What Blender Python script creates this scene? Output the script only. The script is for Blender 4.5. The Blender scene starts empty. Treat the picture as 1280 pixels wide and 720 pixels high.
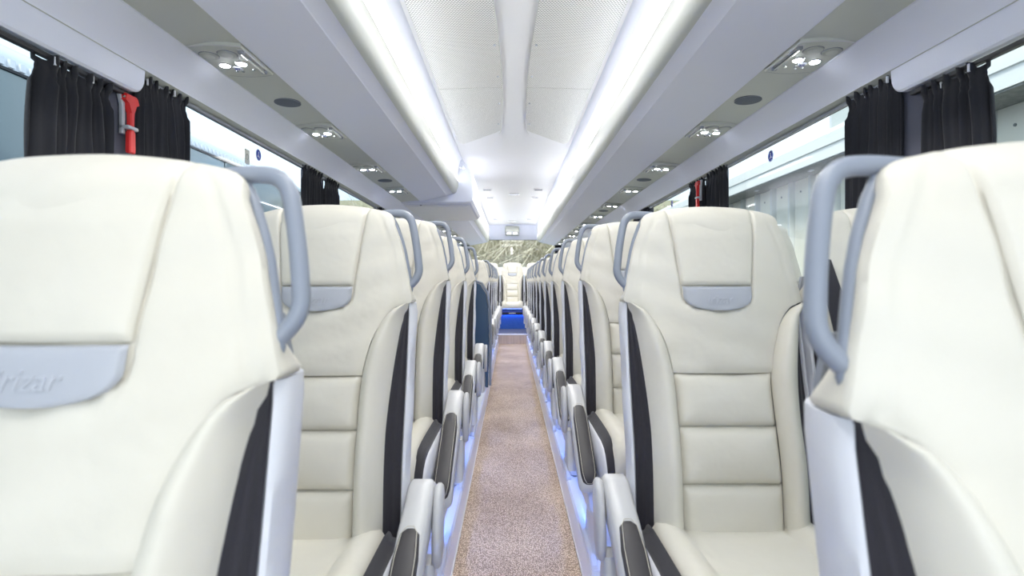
import bpy, math, random
from mathutils import Vector
random.seed(7)
S = bpy.context.scene
COL = S.collection

# ------------------------------------------------------------------ camera
cd = bpy.data.cameras.new('camera')
cam = bpy.data.objects.new('camera', cd); COL.objects.link(cam)
cam.location = (-0.02, 0.0, 1.0)
cam.rotation_euler = (math.pi/2, 0, 0)
cd.sensor_width = 36.0
cd.lens = 690.0/1280.0*36.0
cd.shift_x = 1.0/1280.0
cd.shift_y = -8.0/1280.0
cd.clip_start = 0.02
cd.dof.use_dof = True
cd.dof.focus_distance = 2.3
cd.dof.aperture_fstop = 4.5
S.camera = cam

# ------------------------------------------------------------------ world
W = bpy.data.worlds.new('sky'); S.world = W; W.use_nodes = True
wn = W.node_tree; wn.nodes.clear()
wo = wn.nodes.new('ShaderNodeOutputWorld'); bg = wn.nodes.new('ShaderNodeBackground')
tc = wn.nodes.new('ShaderNodeTexCoord'); nz = wn.nodes.new('ShaderNodeTexNoise'); cr = wn.nodes.new('ShaderNodeValToRGB')
nz.inputs['Scale'].default_value = 2.2; nz.inputs['Detail'].default_value = 4
cr.color_ramp.elements[0].position = .35; cr.color_ramp.elements[0].color = (.44, .62, .82, 1)
cr.color_ramp.elements[1].position = .62; cr.color_ramp.elements[1].color = (.74, .85, .96, 1)
wn.links.new(tc.outputs['Generated'], nz.inputs['Vector']); wn.links.new(nz.outputs['Fac'], cr.inputs['Fac'])
wn.links.new(cr.outputs['Color'], bg.inputs['Color']); wn.links.new(bg.outputs[0], wo.inputs[0])
bg.inputs['Strength'].default_value = 0.95
# ------------------------------------------------------------------ exposure
S.view_settings.view_transform = 'Standard'; S.view_settings.look = 'None'
S.view_settings.gamma = 1.0; S.view_settings.use_curve_mapping = False
S.view_settings.exposure = 1.2
LED_CEIL = 12.0        # white strips on the racks
LED_BLUE = 18.0       # blue strips under the seats
LED_READ = 20.0       # reading lamps
# saloon fill: area lamps added under the ceiling centre line for even light
def area(name, loc, rot, sx, sy, power, col=(1,1,1)):
    l = bpy.data.lights.new(name, 'AREA'); l.shape = 'RECTANGLE'; l.size = sx; l.size_y = sy
    l.energy = power; l.color = col
    o = bpy.data.objects.new(name, l); COL.objects.link(o); o.location = loc; o.rotation_euler = rot
    return o
area('windscreen_fill', (0, -1.75, 1.15), (math.radians(93), 0, 0), 2.2, 1.3, 7, (.97, .98, 1))  # added fill lamp at the open front, brightens the rack undersides
sl = bpy.data.lights.new('sun', 'SUN'); sl.energy = 1.7; sl.angle = math.radians(18); sl.color = (1, .97, .9)
so = bpy.data.objects.new('sun', sl); COL.objects.link(so); so.rotation_euler = Vector((.42, .42, -.80)).to_track_quat('-Z', 'Y').to_euler()
for yy in (.2, 1.5, 2.6, 3.7):      # slim fill lamps added under the centre strip, no fittings there
    area('saloon_fill', (0, yy, 2.112), (0, 0, 0), .09, .9, 3.8, (1, .99, .96))
for yy in (5.4, 7.75, 9.7):         # wide fill lamps behind the perforated panels, rear two at the bright ceiling patch
    area('saloon_fill', (0, yy, 2.111), (0, 0, 0), .62, 1.0 if yy < 6 else 1.5, 10 if yy > 6 else 6, (1, .99, .96))

# ------------------------------------------------------------------ materials
def mat(name, col, rough=.5, metal=0, bump=None, var=None, emit=None, coat=0, spec=.5, sheen=0, trans=None):
    m = bpy.data.materials.new(name); m.use_nodes = True
    nt = m.node_tree; b = nt.nodes['Principled BSDF']
    b.inputs['Base Color'].default_value = (*col, 1); b.inputs['Roughness'].default_value = rough
    b.inputs['Metallic'].default_value = metal; b.inputs['Coat Weight'].default_value = coat
    b.inputs['Specular IOR Level'].default_value = spec
    if sheen: b.inputs['Sheen Weight'].default_value = sheen
    if emit: b.inputs['Emission Color'].default_value = (*emit[0], 1); b.inputs['Emission Strength'].default_value = emit[1]
    t = nt.nodes.new('ShaderNodeTexCoord')
    if var:      # (scale, colour2)
        n = nt.nodes.new('ShaderNodeTexNoise'); n.inputs['Scale'].default_value = var[0]; n.inputs['Detail'].default_value = 4
        r = nt.nodes.new('ShaderNodeValToRGB'); r.color_ramp.elements[0].position = .35; r.color_ramp.elements[1].position = .65
        r.color_ramp.elements[0].color = (*col, 1); r.color_ramp.elements[1].color = (*var[1], 1)
        nt.links.new(t.outputs['Object'], n.inputs['Vector']); nt.links.new(n.outputs['Fac'], r.inputs['Fac'])
        nt.links.new(r.outputs['Color'], b.inputs['Base Color'])
    if bump:     # list of (scale, strength, distance)
        prev = None
        for sc, st, di in bump:
            n = nt.nodes.new('ShaderNodeTexNoise'); n.inputs['Scale'].default_value = sc; n.inputs['Detail'].default_value = 3
            k = nt.nodes.new('ShaderNodeBump'); k.inputs['Strength'].default_value = st; k.inputs['Distance'].default_value = di
            nt.links.new(t.outputs['Object'], n.inputs['Vector']); nt.links.new(n.outputs['Fac'], k.inputs['Height'])
            if prev: nt.links.new(prev.outputs['Normal'], k.inputs['Normal'])
            prev = k
        nt.links.new(prev.outputs['Normal'], b.inputs['Normal'])
    return m
M = {}
M['leather'] = mat('cream_leather', (.71, .675, .585), .42, bump=[(9, .35, .02), (420, .12, .001)], var=(5, (.74, .71, .625)))
M['flank'] = mat('cool_lit_leather', (.70, .71, .76), .45, bump=[(11, .3, .02), (420, .12, .001)])  # seat leather with the blue light's cool cast put into its colour
M['patch'] = mat('grey_leather_patch', (.45, .47, .52), .42, bump=[(500, .15, .001)])
M['patchtext'] = mat('embossed_grey', (.49, .51, .56), .4)
M['gusset'] = mat('charcoal_mesh_fabric', (.020, .018, .026), .8, bump=[(700, .5, .001)], sheen=.2)
M['handle'] = mat('blue_grey_plastic', (.27, .30, .36), .38, bump=[(900, .05, .0005)])
M['shell'] = mat('light_grey_plastic', (.57, .57, .58), .35)
M['backshell'] = mat('mid_grey_plastic', (.25, .27, .31), .4)
M['armpad'] = mat('charcoal_pad_leather', (.048, .044, .048), .5, bump=[(500, .2, .001)])
M['stitch'] = mat('pale_thread', (.55, .52, .45), .6)
M['legwhite'] = mat('white_plastic', (.74, .76, .82), .3)
M['navy'] = mat('navy_speckled_fabric', (.03, .04, .12), .9, var=(300, (.12, .14, .25)))
M['panel'] = mat('cool_cast_panel', (.76, .785, .90), .45, bump=[(600, .05, .0008)])  # white panel, cool tint of the lighting put into the base colour
M['bull'] = mat('sage_grey_satin', (.47, .49, .46), .38)
M['channel'] = mat('sage_grey_panel', (.58, .60, .56), .45, bump=[(700, .06, .0008)])
M['white'] = mat('white_ceiling', (.90, .90, .915), .5)
M['dark'] = mat('black_rubber', (.012, .012, .016), .5)
M['pillar'] = mat('slate_pillar_fabric', (.095, .10, .135), .85, bump=[(500, .4, .001)])
M['curtain'] = mat('black_pleated_cloth', (.009, .010, .016), .85, bump=[(600, .5, .001)], sheen=.06)
M['chrome'] = mat('chrome', (.75, .76, .78), .15, metal=1)
M['speaker'] = mat('grey_speaker_mesh', (.13, .15, .19), .7, bump=[(1500, .5, .001)])
M['red'] = mat('red_plastic', (.75, .03, .03), .35)
M['holder'] = mat('pale_grey_holder', (.55, .58, .64), .35)
M['blue'] = mat('signal_blue_vinyl', (.01, .05, .50), .4)
M['vinylwhite'] = mat('white_vinyl', (.85, .87, .9), .4)
M['green'] = mat('green_vinyl', (.0, .28, .12), .4)
M['platform'] = mat('pale_vinyl_floor', (.68, .71, .78), .4, var=(60, (.72, .75, .81)))
M['trim'] = mat('white_aisle_trim', (.90, .92, .95), .25)
M['alu'] = mat('brushed_aluminium', (.6, .62, .65), .3, metal=1)
M['plinthblue'] = mat('blue_carpet', (.03, .10, .42), .9, bump=[(300, .6, .002)], var=(120, (.05, .15, .5)))
M['nosing'] = mat('grey_step_nosing', (.07, .075, .11), .5)
M['modesty'] = mat('slate_blue_panel', (.045, .085, .15), .25)
M['lowwall'] = mat('grey_wall_fabric', (.22, .23, .28), .9, bump=[(300, .4, .001)])
M['ledwhite'] = mat('white_led', (1, 1, 1), .4, emit=((.93, .96, 1), LED_CEIL))
M['ledblue'] = mat('blue_led', (.1, .2, 1), .4, emit=((.12, .27, 1), LED_BLUE))
M['ledread'] = mat('reading_led', (1, 1, 1), .4, emit=((.9, .93, 1), LED_READ))
M['rearlamp'] = mat('warm_rear_lamp', (1, 1, 1), .4, emit=((1, .93, .75), 1.6))
M['gloss'] = mat('teal_tinted_glass', (.15, .215, .235), .12, coat=.3)
M['coachwhite'] = mat('white_coach_paint', (.62, .65, .70), .2, coat=.5)
M['clad'] = mat('pale_corrugated_cladding', (.84, .81, .68), .6, var=(3, (.90, .88, .78)))
M['fascia'] = mat('pale_painted_fascia', (.74, .75, .71), .5)
M['soffit'] = mat('weathered_soffit', (.22, .23, .22), .9, var=(30, (.30, .31, .29)))
M['asphalt'] = mat('pale_concrete', (.34, .34, .33), .9, var=(40, (.42, .42, .40)))
M['twig'] = mat('hedge_twig', (.44, .38, .28), .9, var=(3, (.60, .55, .42)))
M['leaf'] = mat('hedge_leaf', (.36, .34, .22), .8, var=(2, (.52, .49, .34)))
M['vanwhite'] = mat('white_van_paint', (.8, .82, .84), .25, coat=.4)

def glass():
    m = bpy.data.materials.new('window_glass'); m.use_nodes = True; nt = m.node_tree; nt.nodes.clear()
    o = nt.nodes.new('ShaderNodeOutputMaterial'); mx = nt.nodes.new('ShaderNodeMixShader')
    t = nt.nodes.new('ShaderNodeBsdfTransparent'); g = nt.nodes.new('ShaderNodeBsdfGlossy')
    f = nt.nodes.new('ShaderNodeLayerWeight'); f.inputs['Blend'].default_value = .5
    pw = nt.nodes.new('ShaderNodeMath'); pw.operation = 'POWER'; pw.inputs[1].default_value = 4; nt.links.new(f.outputs['Facing'], pw.inputs[0])
    sc = nt.nodes.new('ShaderNodeMath'); sc.operation = 'MULTIPLY_ADD'; sc.inputs[1].default_value = .28; sc.inputs[2].default_value = .03; nt.links.new(pw.outputs[0], sc.inputs[0])
    t.inputs['Color'].default_value = (.95, .97, .965, 1); g.inputs['Roughness'].default_value = .02
    nt.links.new(sc.outputs[0], mx.inputs[0]); nt.links.new(t.outputs[0], mx.inputs[1]); nt.links.new(g.outputs[0], mx.inputs[2])
    nt.links.new(mx.outputs[0], o.inputs[0]); return m
M['glass'] = glass()

def math_n(nt, op, a, b=None):
    n = nt.nodes.new('ShaderNodeMath'); n.operation = op
    for i, v in enumerate((a, b)):
        if v is None: continue
        if isinstance(v, (int, float)): n.inputs[i].default_value = v
        else: nt.links.new(v, n.inputs[i])
    return n.outputs[0]
def perforated():
    m = mat('perforated_sheet', (.80, .80, .78), .4); nt = m.node_tree; b = nt.nodes['Principled BSDF']
    t = nt.nodes.new('ShaderNodeTexCoord'); sx = nt.nodes.new('ShaderNodeSeparateXYZ'); nt.links.new(t.outputs['Object'], sx.inputs[0])
    P = .0125
    def dots(ox, oy):
        u = math_n(nt, 'SUBTRACT', math_n(nt, 'FRACT', math_n(nt, 'ADD', math_n(nt, 'DIVIDE', sx.outputs[0], P), ox)), .5)
        v = math_n(nt, 'SUBTRACT', math_n(nt, 'FRACT', math_n(nt, 'ADD', math_n(nt, 'DIVIDE', sx.outputs[1], P*1.732), oy)), .5)
        v = math_n(nt, 'MULTIPLY', v, 1.732)
        d = math_n(nt, 'SQRT', math_n(nt, 'ADD', math_n(nt, 'MULTIPLY', u, u), math_n(nt, 'MULTIPLY', v, v)))
        return math_n(nt, 'LESS_THAN', d, .29)
    k = math_n(nt, 'MAXIMUM', dots(10, 10), dots(10.5, 10.5))
    mx = nt.nodes.new('ShaderNodeMix'); mx.data_type = 'RGBA'
    mx.inputs['A'].default_value = (.86, .86, .83, 1); mx.inputs['B'].default_value = (.34, .34, .33, 1)
    nt.links.new(k, mx.inputs['Factor']); nt.links.new(mx.outputs['Result'], b.inputs['Base Color'])
    return m
M['perf'] = perforated()
def carpet():
    m = mat('beige_woven_carpet', (.4, .3, .25), .95); nt = m.node_tree; b = nt.nodes['Principled BSDF']
    t = nt.nodes.new('ShaderNodeTexCoord'); mp = nt.nodes.new('ShaderNodeMapping'); mp.inputs['Scale'].default_value = (1, .75, 1)
    nt.links.new(t.outputs['Object'], mp.inputs[0])
    v = nt.nodes.new('ShaderNodeTexVoronoi'); v.inputs['Scale'].default_value = 210; v.inputs['Randomness'].default_value = .55
    nt.links.new(mp.outputs[0], v.inputs['Vector'])
    n = nt.nodes.new('ShaderNodeTexNoise'); n.inputs['Scale'].default_value = 260; n.inputs['Detail'].default_value = 2
    nt.links.new(mp.outputs[0], n.inputs['Vector'])
    n2 = nt.nodes.new('ShaderNodeTexNoise'); n2.inputs['Scale'].default_value = 3; nt.links.new(mp.outputs[0], n2.inputs['Vector'])
    s = math_n(nt, 'ADD', math_n(nt, 'MULTIPLY', v.outputs['Distance'], -.9), math_n(nt, 'MULTIPLY', n.outputs['Fac'], .9))
    s = math_n(nt, 'ADD', s, math_n(nt, 'MULTIPLY', n2.outputs['Fac'], .35))
    r = nt.nodes.new('ShaderNodeValToRGB'); e = r.color_ramp.elements
    e[0].position = .02; e[0].color = (.25, .175, .125, 1); e[1].position = .58; e[1].color = (.92, .77, .59, 1)
    x = e.new(.30); x.color = (.69, .53, .385, 1)
    nt.links.new(s, r.inputs['Fac']); nt.links.new(r.outputs['Color'], b.inputs['Base Color'])
    k = nt.nodes.new('ShaderNodeBump'); k.inputs['Strength'].default_value = .5; k.inputs['Distance'].default_value = .002
    nt.links.new(s, k.inputs['Height']); nt.links.new(k.outputs['Normal'], b.inputs['Normal'])
    return m
M['carpet'] = carpet()
def riser_mat():
    m = mat('beige_step_wood', (.5, .4, .33), .5); nt = m.node_tree; b = nt.nodes['Principled BSDF']
    t = nt.nodes.new('ShaderNodeTexCoord'); mp = nt.nodes.new('ShaderNodeMapping'); mp.inputs['Scale'].default_value = (30, 2, 2)
    n = nt.nodes.new('ShaderNodeTexNoise'); n.inputs['Scale'].default_value = 1.5
    r = nt.nodes.new('ShaderNodeValToRGB'); r.color_ramp.elements[0].color = (.42, .31, .24, 1); r.color_ramp.elements[1].color = (.75, .63, .52, 1)
    nt.links.new(t.outputs['Object'], mp.inputs[0]); nt.links.new(mp.outputs[0], n.inputs['Vector'])
    nt.links.new(n.outputs['Fac'], r.inputs['Fac']); nt.links.new(r.outputs[0], b.inputs['Base Color']); return m
M['riser'] = riser_mat()

# ------------------------------------------------------------------ mesh helpers
class MB:
    def __init__(s): s.v = []; s.f = []
    def add(s, vs, fs):
        o = len(s.v); s.v += [tuple(p) for p in vs]; s.f += [tuple(i+o for i in f) for f in fs]; return s
    def box(s, x0, x1, y0, y1, z0, z1, b=0):
        if b <= 0:
            v = [(x, y, z) for z in (z0, z1) for y in (y0, y1) for x in (x0, x1)]
            return s.add(v, [(0,2,3,1),(4,5,7,6),(0,1,5,4),(2,6,7,3),(0,4,6,2),(1,3,7,5)])
        # chamfered box: rounded rectangle in xy lofted with bevelled ends
        def ring(i, z):
            pts = []
            for cx, cy, a0 in ((x1-b, y1-b, 0), (x0+b, y1-b, 90), (x0+b, y0+b, 180), (x1-b, y0+b, 270)):
                for k in range(3):
                    a = math.radians(a0+k*45); pts.append((cx+(b-i)*math.cos(a), cy+(b-i)*math.sin(a), z))
            return pts
        return s.loft([ring(b*.7, z0), ring(0, z0+b*.7), ring(0, z1-b*.7), ring(b*.7, z1)])
    def loft(s, rings, closed=True, cap=True):
        n = len(rings[0]); vs = [p for r in rings for p in r]; fs = []
        for i in range(len(rings)-1):
            for j in range(n if closed else n-1):
                k = (j+1) % n; fs.append((i*n+j, i*n+k, (i+1)*n+k, (i+1)*n+j))
        if cap and closed:
            fs.append(tuple(range(n-1, -1, -1))); fs.append(tuple(range((len(rings)-1)*n, len(rings)*n)))
        return s.add(vs, fs)
    def grid(s, fn, nu, nv):
        vs = [fn(i/nu, j/nv) for j in range(nv+1) for i in range(nu+1)]
        fs = [(j*(nu+1)+i, j*(nu+1)+i+1, (j+1)*(nu+1)+i+1, (j+1)*(nu+1)+i) for j in range(nv) for i in range(nu)]
        return s.add(vs, fs)
    def tube(s, pts, r, n=8, ry=None, cap=True):
        pts = [Vector(p) for p in pts]; rings = []
        rs = r if isinstance(r, (list, tuple)) else [r]*len(pts)
        up = None
        for i, p in enumerate(pts):
            t = (pts[min(i+1, len(pts)-1)]-pts[max(i-1, 0)]).normalized()
            if up is None:
                up = Vector((0, 1, 0)) if abs(t.y) < .9 else Vector((0, 0, 1))
            a = t.cross(up)
            if a.length < 1e-4: a = t.cross(Vector((1, 0, 0)))
            a.normalize(); b = a.cross(t).normalized(); up = b
            q = ry/rs[0] if ry else 1
            rings.append([tuple(p+a*rs[i]*math.cos(2*math.pi*k/n)+b*rs[i]*q*math.sin(2*math.pi*k/n)) for k in range(n)])
        return s.loft(rings, True, cap)
    def prism(s, poly, a0, a1, axis='y', b=0.0):
        # poly of 2-D points extruded along axis; b chamfers both ends
        c = (sum(p[0] for p in poly)/len(poly), sum(p[1] for p in poly)/len(poly))
        def mk(p, a): return (p[0], a, p[1]) if axis == 'y' else ((a, p[0], p[1]) if axis == 'x' else (p[0], p[1], a))
        def inset(k):
            if k == 0: return poly
            n = len(poly); out = []
            for i in range(n):
                p0, p1, p2 = Vector(poly[i-1]), Vector(poly[i]), Vector(poly[(i+1) % n])
                d = (p2-p0)
                if d.length < 1e-9: out.append(poly[i]); continue
                d.normalize(); nn = Vector((-d.y, d.x))
                if nn.dot(Vector(c)-p1) < 0: nn = -nn
                out.append(tuple(p1+nn*k))
            return out
        if b:
            rings = [[mk(p, a0) for p in inset(b)], [mk(p, a0+b) for p in poly], [mk(p, a1-b) for p in poly], [mk(p, a1) for p in inset(b)]]
        else:
            rings = [[mk(p, a0) for p in poly], [mk(p, a1) for p in poly]]
        return s.loft(rings)
    def mesh(s, name, m, smooth=True, angle=35, mirror=False):
        v = [(-x, y, z) for x, y, z in s.v] if mirror else s.v
        me = bpy.data.meshes.new(name); me.from_pydata(v, [], s.f); me.materials.append(m)
        import bmesh
        bm = bmesh.new(); bm.from_mesh(me); bmesh.ops.recalc_face_normals(bm, faces=bm.faces[:]); bm.to_mesh(me); bm.free()
        if smooth:
            me.polygons.foreach_set('use_smooth', [True]*len(me.polygons))
            me.set_sharp_from_angle(angle=math.radians(angle))
        me.update(); return me
    def build(s, name, m, parent=None, smooth=True, angle=35, mirror=False):
        o = bpy.data.objects.new(name, s.mesh(name, M[m] if isinstance(m, str) else m, smooth, angle, mirror)); COL.objects.link(o)
        if parent: o.parent = parent
        return o

def circ(cx, cy, r, n=20, ry=None): return [(cx+r*math.cos(2*math.pi*k/n), cy+(ry or r)*math.sin(2*math.pi*k/n)) for k in range(n)]
def rrect(x0, x1, y0, y1, r, k=4):
    out = []
    for cx, cy, a0 in ((x1-r, y1-r, 0), (x0+r, y1-r, 90), (x0+r, y0+r, 180), (x1-r, y0+r, 270)):
        for i in range(k+1):
            a = math.radians(a0+90*i/k); out.append((cx+r*math.cos(a), cy+r*math.sin(a)))
    return out
def empty(name, loc, rz=0):
    o = bpy.data.objects.new(name, None); COL.objects.link(o); o.location = loc; o.rotation_euler = (0, 0, rz); o.empty_display_size = .1; return o
def tag(o, label, cat, group=None, kind=None):
    o['label'] = label; o['category'] = cat
    if group: o['group'] = group
    if kind: o['kind'] = kind
    return o
def struct(o, label=None):
    o['kind'] = 'structure'
    if label: o['label'] = label
    return o
def copy_tree(o, parent=None):
    c = o.copy(); COL.objects.link(c)
    if parent: c.parent = parent
    for ch in list(o.children):
        copy_tree(ch, c)
    return c
def text_mesh(name, body, size, depth, m, parent=None, shear=0):
    cu = bpy.data.curves.new(name, 'FONT'); cu.body = body; cu.size = size; cu.extrude = depth; cu.align_x = 'CENTER'; cu.align_y = 'CENTER'; cu.shear = shear
    cu.resolution_u = 3
    t = bpy.data.objects.new(name, cu); COL.objects.link(t)
    bpy.context.view_layer.update()
    me = bpy.data.meshes.new_from_object(t.evaluated_get(bpy.context.evaluated_depsgraph_get()))
    bpy.data.objects.remove(t); me.materials.clear(); me.materials.append(M[m])
    o = bpy.data.objects.new(name, me); COL.objects.link(o)
    if parent: o.parent = parent
    return o

# ================================================================== STRUCTURE
Y0, Y1 = -1.6, 10.9
# ground outside
g = MB().box(-40, 40, -30, 60, -1.3, -1.2).build('ground', 'asphalt', smooth=False); struct(g)
# floor (aisle carpet)
f = MB().box(-.222, .222, Y0, 8.85, -.04, 0).build('floor', 'carpet', smooth=False); struct(f, 'beige flecked woven carpet running down the aisle')
# platforms either side, three levels
levels = [(Y0, .93, 0.0), (.93, 1.70, .05), (1.70, 9.86, .105)]
for side, sn in ((1, 'right'), (-1, 'left')):
    mb = MB()
    for a, b, h in levels:
        if sn == 'left' and h > .1:
            for y_a, y_b in ((a, 4.75), (5.15, b)): mb.box(*sorted((side*.262, side*1.19)), y_a, y_b, -.04, h)
            mb.box(*sorted((side*.262, side*1.19)), 4.75, 5.15, -.04, .02)
        else: mb.box(*sorted((side*.262, side*1.19)), a, b, -.04, h)
    p = mb.build('seat_platform', 'platform', smooth=False); struct(p, 'pale vinyl platform under the %s seats' % sn)
    # aisle edge trim
    t = empty('aisle_edge_trim', (0, 0, 0)); struct(t, 'white aisle edge trim on the %s' % sn)
    for a, b, h in levels:
        h = max(h, .02)
        poly = [(side*.222, -.04), (side*.222, h*.55), (side*.228, h-.004), (side*.236, h+.006), (side*.262, h+.006), (side*.262, -.04)]
        MB().prism(poly, a+.001, b-.001).build('edge_profile', 'trim', t, angle=30)
        MB().prism([(side*.2195, 0), (side*.2195, .012), (side*.222, .012), (side*.222, 0)], a, b).build('carpet_bead', 'alu', t)
    # blue LED strip on platform beneath the seats
# rear step
r = empty('rear_step', (0, 8.85, 0)); struct(r, 'wood faced step at the end of the aisle')
r.location = (0, 0, 0)
MB().box(-.262, .262, 8.85, 8.87, 0, .142).build('riser', 'riser', r, smooth=False)
MB().box(-.262, .262, 8.842, 8.93, .142, .158, .004).build('nosing_strip', 'trim', r)
MB().box(-.262, .262, 8.93, 9.86, .0, .156).build('tread', 'nosing', r, smooth=False)
# rear plinth
pl = empty('rear_seat_plinth', (0, 0, 0)); struct(pl, 'blue carpeted plinth under the rear seats')
MB().box(-1.14, 1.14, 9.87, 10.85, -.02, .44).build('plinth_body', 'plinthblue', pl, smooth=False)
MB().box(-.262, .262, 9.838, 9.850, .405, .452, .002).build('edge_strip', 'dark', pl)
MB().box(-.06, .06, 9.834, 9.839, .430, .444).build('badge_strip', 'chrome', pl)
l = MB().box(-.25, .25, 9.850, 9.868, .418, .428).build('step_light_strip', 'ledblue', smooth=False); tag(l, 'blue light strip tucked under the top edge of the rear plinth', 'light strip')

# side walls: lower wall, pillars, window glass
pill = [1.58, 3.22, 4.87, 6.50, 8.14, 9.80]
for side, sn in ((1, 'right'), (-1, 'left')):
    def bx(m_, x0, x1, *a): return m_.box(*sorted((side*x0, side*x1)), *a)
    w = empty('wall_'+sn, (0, 0, 0)); struct(w)
    lw = bx(MB(), 1.15, 1.22, Y0, Y1, -.04, .62).build('lower_panel', 'lowwall', w, smooth=False)
    bx(MB(), 1.146, 1.152, Y0, Y1, .60, .64, .002).build('sill_ledge', 'shell', w)
    bx(MB(), 1.15, 1.22, Y0, Y1, .62, .70).build('lower_rail', 'dark', w, smooth=False)
    for k, pc in enumerate(pill):
        h_ = .085
        p = MB().prism(rrect(*sorted((side*1.14, side*1.22)), pc-h_, pc+h_, .015, 3), .64, 1.64, 'z').build('window_pillar', 'pillar', w)
    bx(MB(), 1.155, 1.19, Y0, Y1, 1.630, 1.80).build('header_rail', 'dark', w, smooth=False)
    bx(MB(), 1.215, 1.24, Y0, Y1, 1.68, 2.2).build('upper_skin', 'panel', w, smooth=False)
    edges = [Y0]+pill
    for k in range(len(pill)):
        a = edges[k]+(.085 if k else 0); b = edges[k+1]-.085
        gl = bx(MB(), 1.175, 1.180, a, b, .70, 1.622).build('window_%d' % (k+1 + (6 if side < 0 else 0)), 'glass', smooth=False); struct(gl)

# header band, cove, service channel (profiles along y)
def strip_prof(pts, t, side, y0, y1, name, m, parent=None, angle=35):
    # pts: open profile (x,z) visible surface; thickness t away (upwards/outwards)
    P = [(side*x, z) for x, z in pts]
    n = len(P); off = []
    for i in range(n):
        a = Vector(P[max(i-1, 0)]); b = Vector(P[min(i+1, n-1)]); d = (b-a).normalized(); nn = Vector((-d.y, d.x))
        if (nn.y if abs(nn.y) > .3 else nn.x*side) < 0: nn = -nn
        off.append(tuple(Vector(P[i])+nn*t))
    return MB().loft([[(p[0], y, p[1]) for p in P+off[::-1]] for y in (y0, y1)]).build(name, m, parent, angle=angle)
def arc(p0, p1, bulge, n=6):
    a, b = Vector(p0), Vector(p1); d = b-a; nn = Vector((-d.y, d.x)); out = []
    for i in range(n+1):
        t = i/n; out.append(tuple(a+d*t+nn*bulge*4*t*(1-t)))
    return out
for side, sn in ((1, 'right'), (-1, 'left')):
    hb = strip_prof(arc((1.158, 1.622), (1.105, 1.632), .12, 5), .02, side, Y0, Y1, 'trim_%d' % (1 if side > 0 else 2), 'bull')
    struct(hb, 'sage grey window header band on the %s' % sn)
    cv = strip_prof([(1.107, 1.628), (1.104, 1.634), (1.055, 1.665), (1.0, 1.704), (.998, 1.712)], .02, side, Y0, Y1, 'trim_%d' % (3 if side > 0 else 4), 'panel')
    struct(cv, 'white cove panel above the %s windows' % sn)
    sc = strip_prof([(1.002, 1.708), (.99, 1.709), (.915, 1.716), (.84, 1.719), (.828, 1.72)], .02, side, Y0, Y1, 'service_channel', 'channel')
    tag(sc, 'sage grey overhead service channel on the %s side carrying reading lights' % sn, 'panel', 'service channels')
    # pelmet near the front
    pm = MB().prism([(y, z) for y, z in ([(-1.2, 1.545), (1.60, 1.552)] + [(1.60+.05*math.sin(a), 1.602-.05*math.cos(a)) for a in [math.radians(q) for q in (15, 30, 45, 60, 75, 90)]] + [(1.65, 1.66), (-1.2, 1.66)])], *sorted((side*1.112, side*1.142)), 'x', .006)
    pm = pm.build('window_pelmet', 'panel'); tag(pm, 'white rounded pelmet above the nearest %s curtains' % sn, 'pelmet', 'window pelmets')
    # curtain rail
    rl = MB().box(*sorted((side*1.128, side*1.140)), 1.66, 9.7, 1.606, 1.618, .002).build('curtain_rail', 'backshell'); tag(rl, 'thin metal curtain rail above the %s windows' % sn, 'rail', 'curtain rails')
    rl2 = MB().box(*sorted((side*1.120, side*1.136)), -1.1, 1.58, 1.532, 1.544, .002).build('curtain_rail', 'dark'); tag(rl2, 'dark curtain rail under the nearest %s pelmet' % sn, 'rail', 'curtain rails')

# luggage racks
def rack(side, y0, y1, label, dx=0):
    t = empty('luggage_rack', (0, 0, 0)); tag(t, label, 'luggage rack', 'overhead luggage racks')
    X = lambda x: x-dx
    strip_prof([(.83, 1.716), (.826, 1.712), (X(.62), 1.757), (X(.592), 1.762)], .02, side, y0, y1, 'bottom_panel', 'panel', t)
    strip_prof([(X(.592), 1.762), (X(.588), 1.766), (X(.535), 1.779)], .02, side, y0, y1, 'bottom_edge_panel', 'panel', t)
    strip_prof([(X(.535), 1.777), (X(.520), 1.784), (X(.505), 1.80), (X(.494), 1.83), (X(.487), 1.865), (X(.488), 1.893)], .012, side, y0, y1, 'bullnose', 'bull', t)
    strip_prof([(X(.494), 1.893), (X(.492), 1.902)], .01, side, y0, y1, 'light_strip', 'ledwhite', t)
    strip_prof([(X(.496), 1.900), (X(.492), 1.95), (X(.487), 2.00), (X(.483), 2.04)], .012, side, y0, y1, 'lid', 'white', t)
    for a, b in ((y0, y0+.012), (y1-.012, y1)):
        poly = [(side*x, z) for x, z in [(.828, 1.718), (X(.59), 1.765), (X(.53), 1.783), (X(.50), 1.81), (X(.49), 1.87), (X(.49), 2.04), (.828, 2.10)]]
        MB().prism(poly, a, b).build('end_panel', 'panel', t)
    return t
rack(1, Y0, 10.9, 'long overhead luggage rack on the right with white light strip')
rk = rack(-1, Y0, 4.90, 'front overhead luggage rack on the left ending at the bulkhead')
rack(-1, 6.22, 10.9, 'rear overhead luggage rack on the left behind the bulkhead', .04)
lt = MB().tube([(-.47, 4.84, 2.0), (-.44, 4.84, 2.0)], .006, 8).build('rack_latch', 'chrome')
MB().tube([(-.445, 4.84, 2.0), (-.430, 4.84, 2.0)], [.014, .018], 10).build('knob', 'chrome', lt)
tag(lt, 'small chrome latch knob at the end of the left luggage rack', 'latch')
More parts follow.
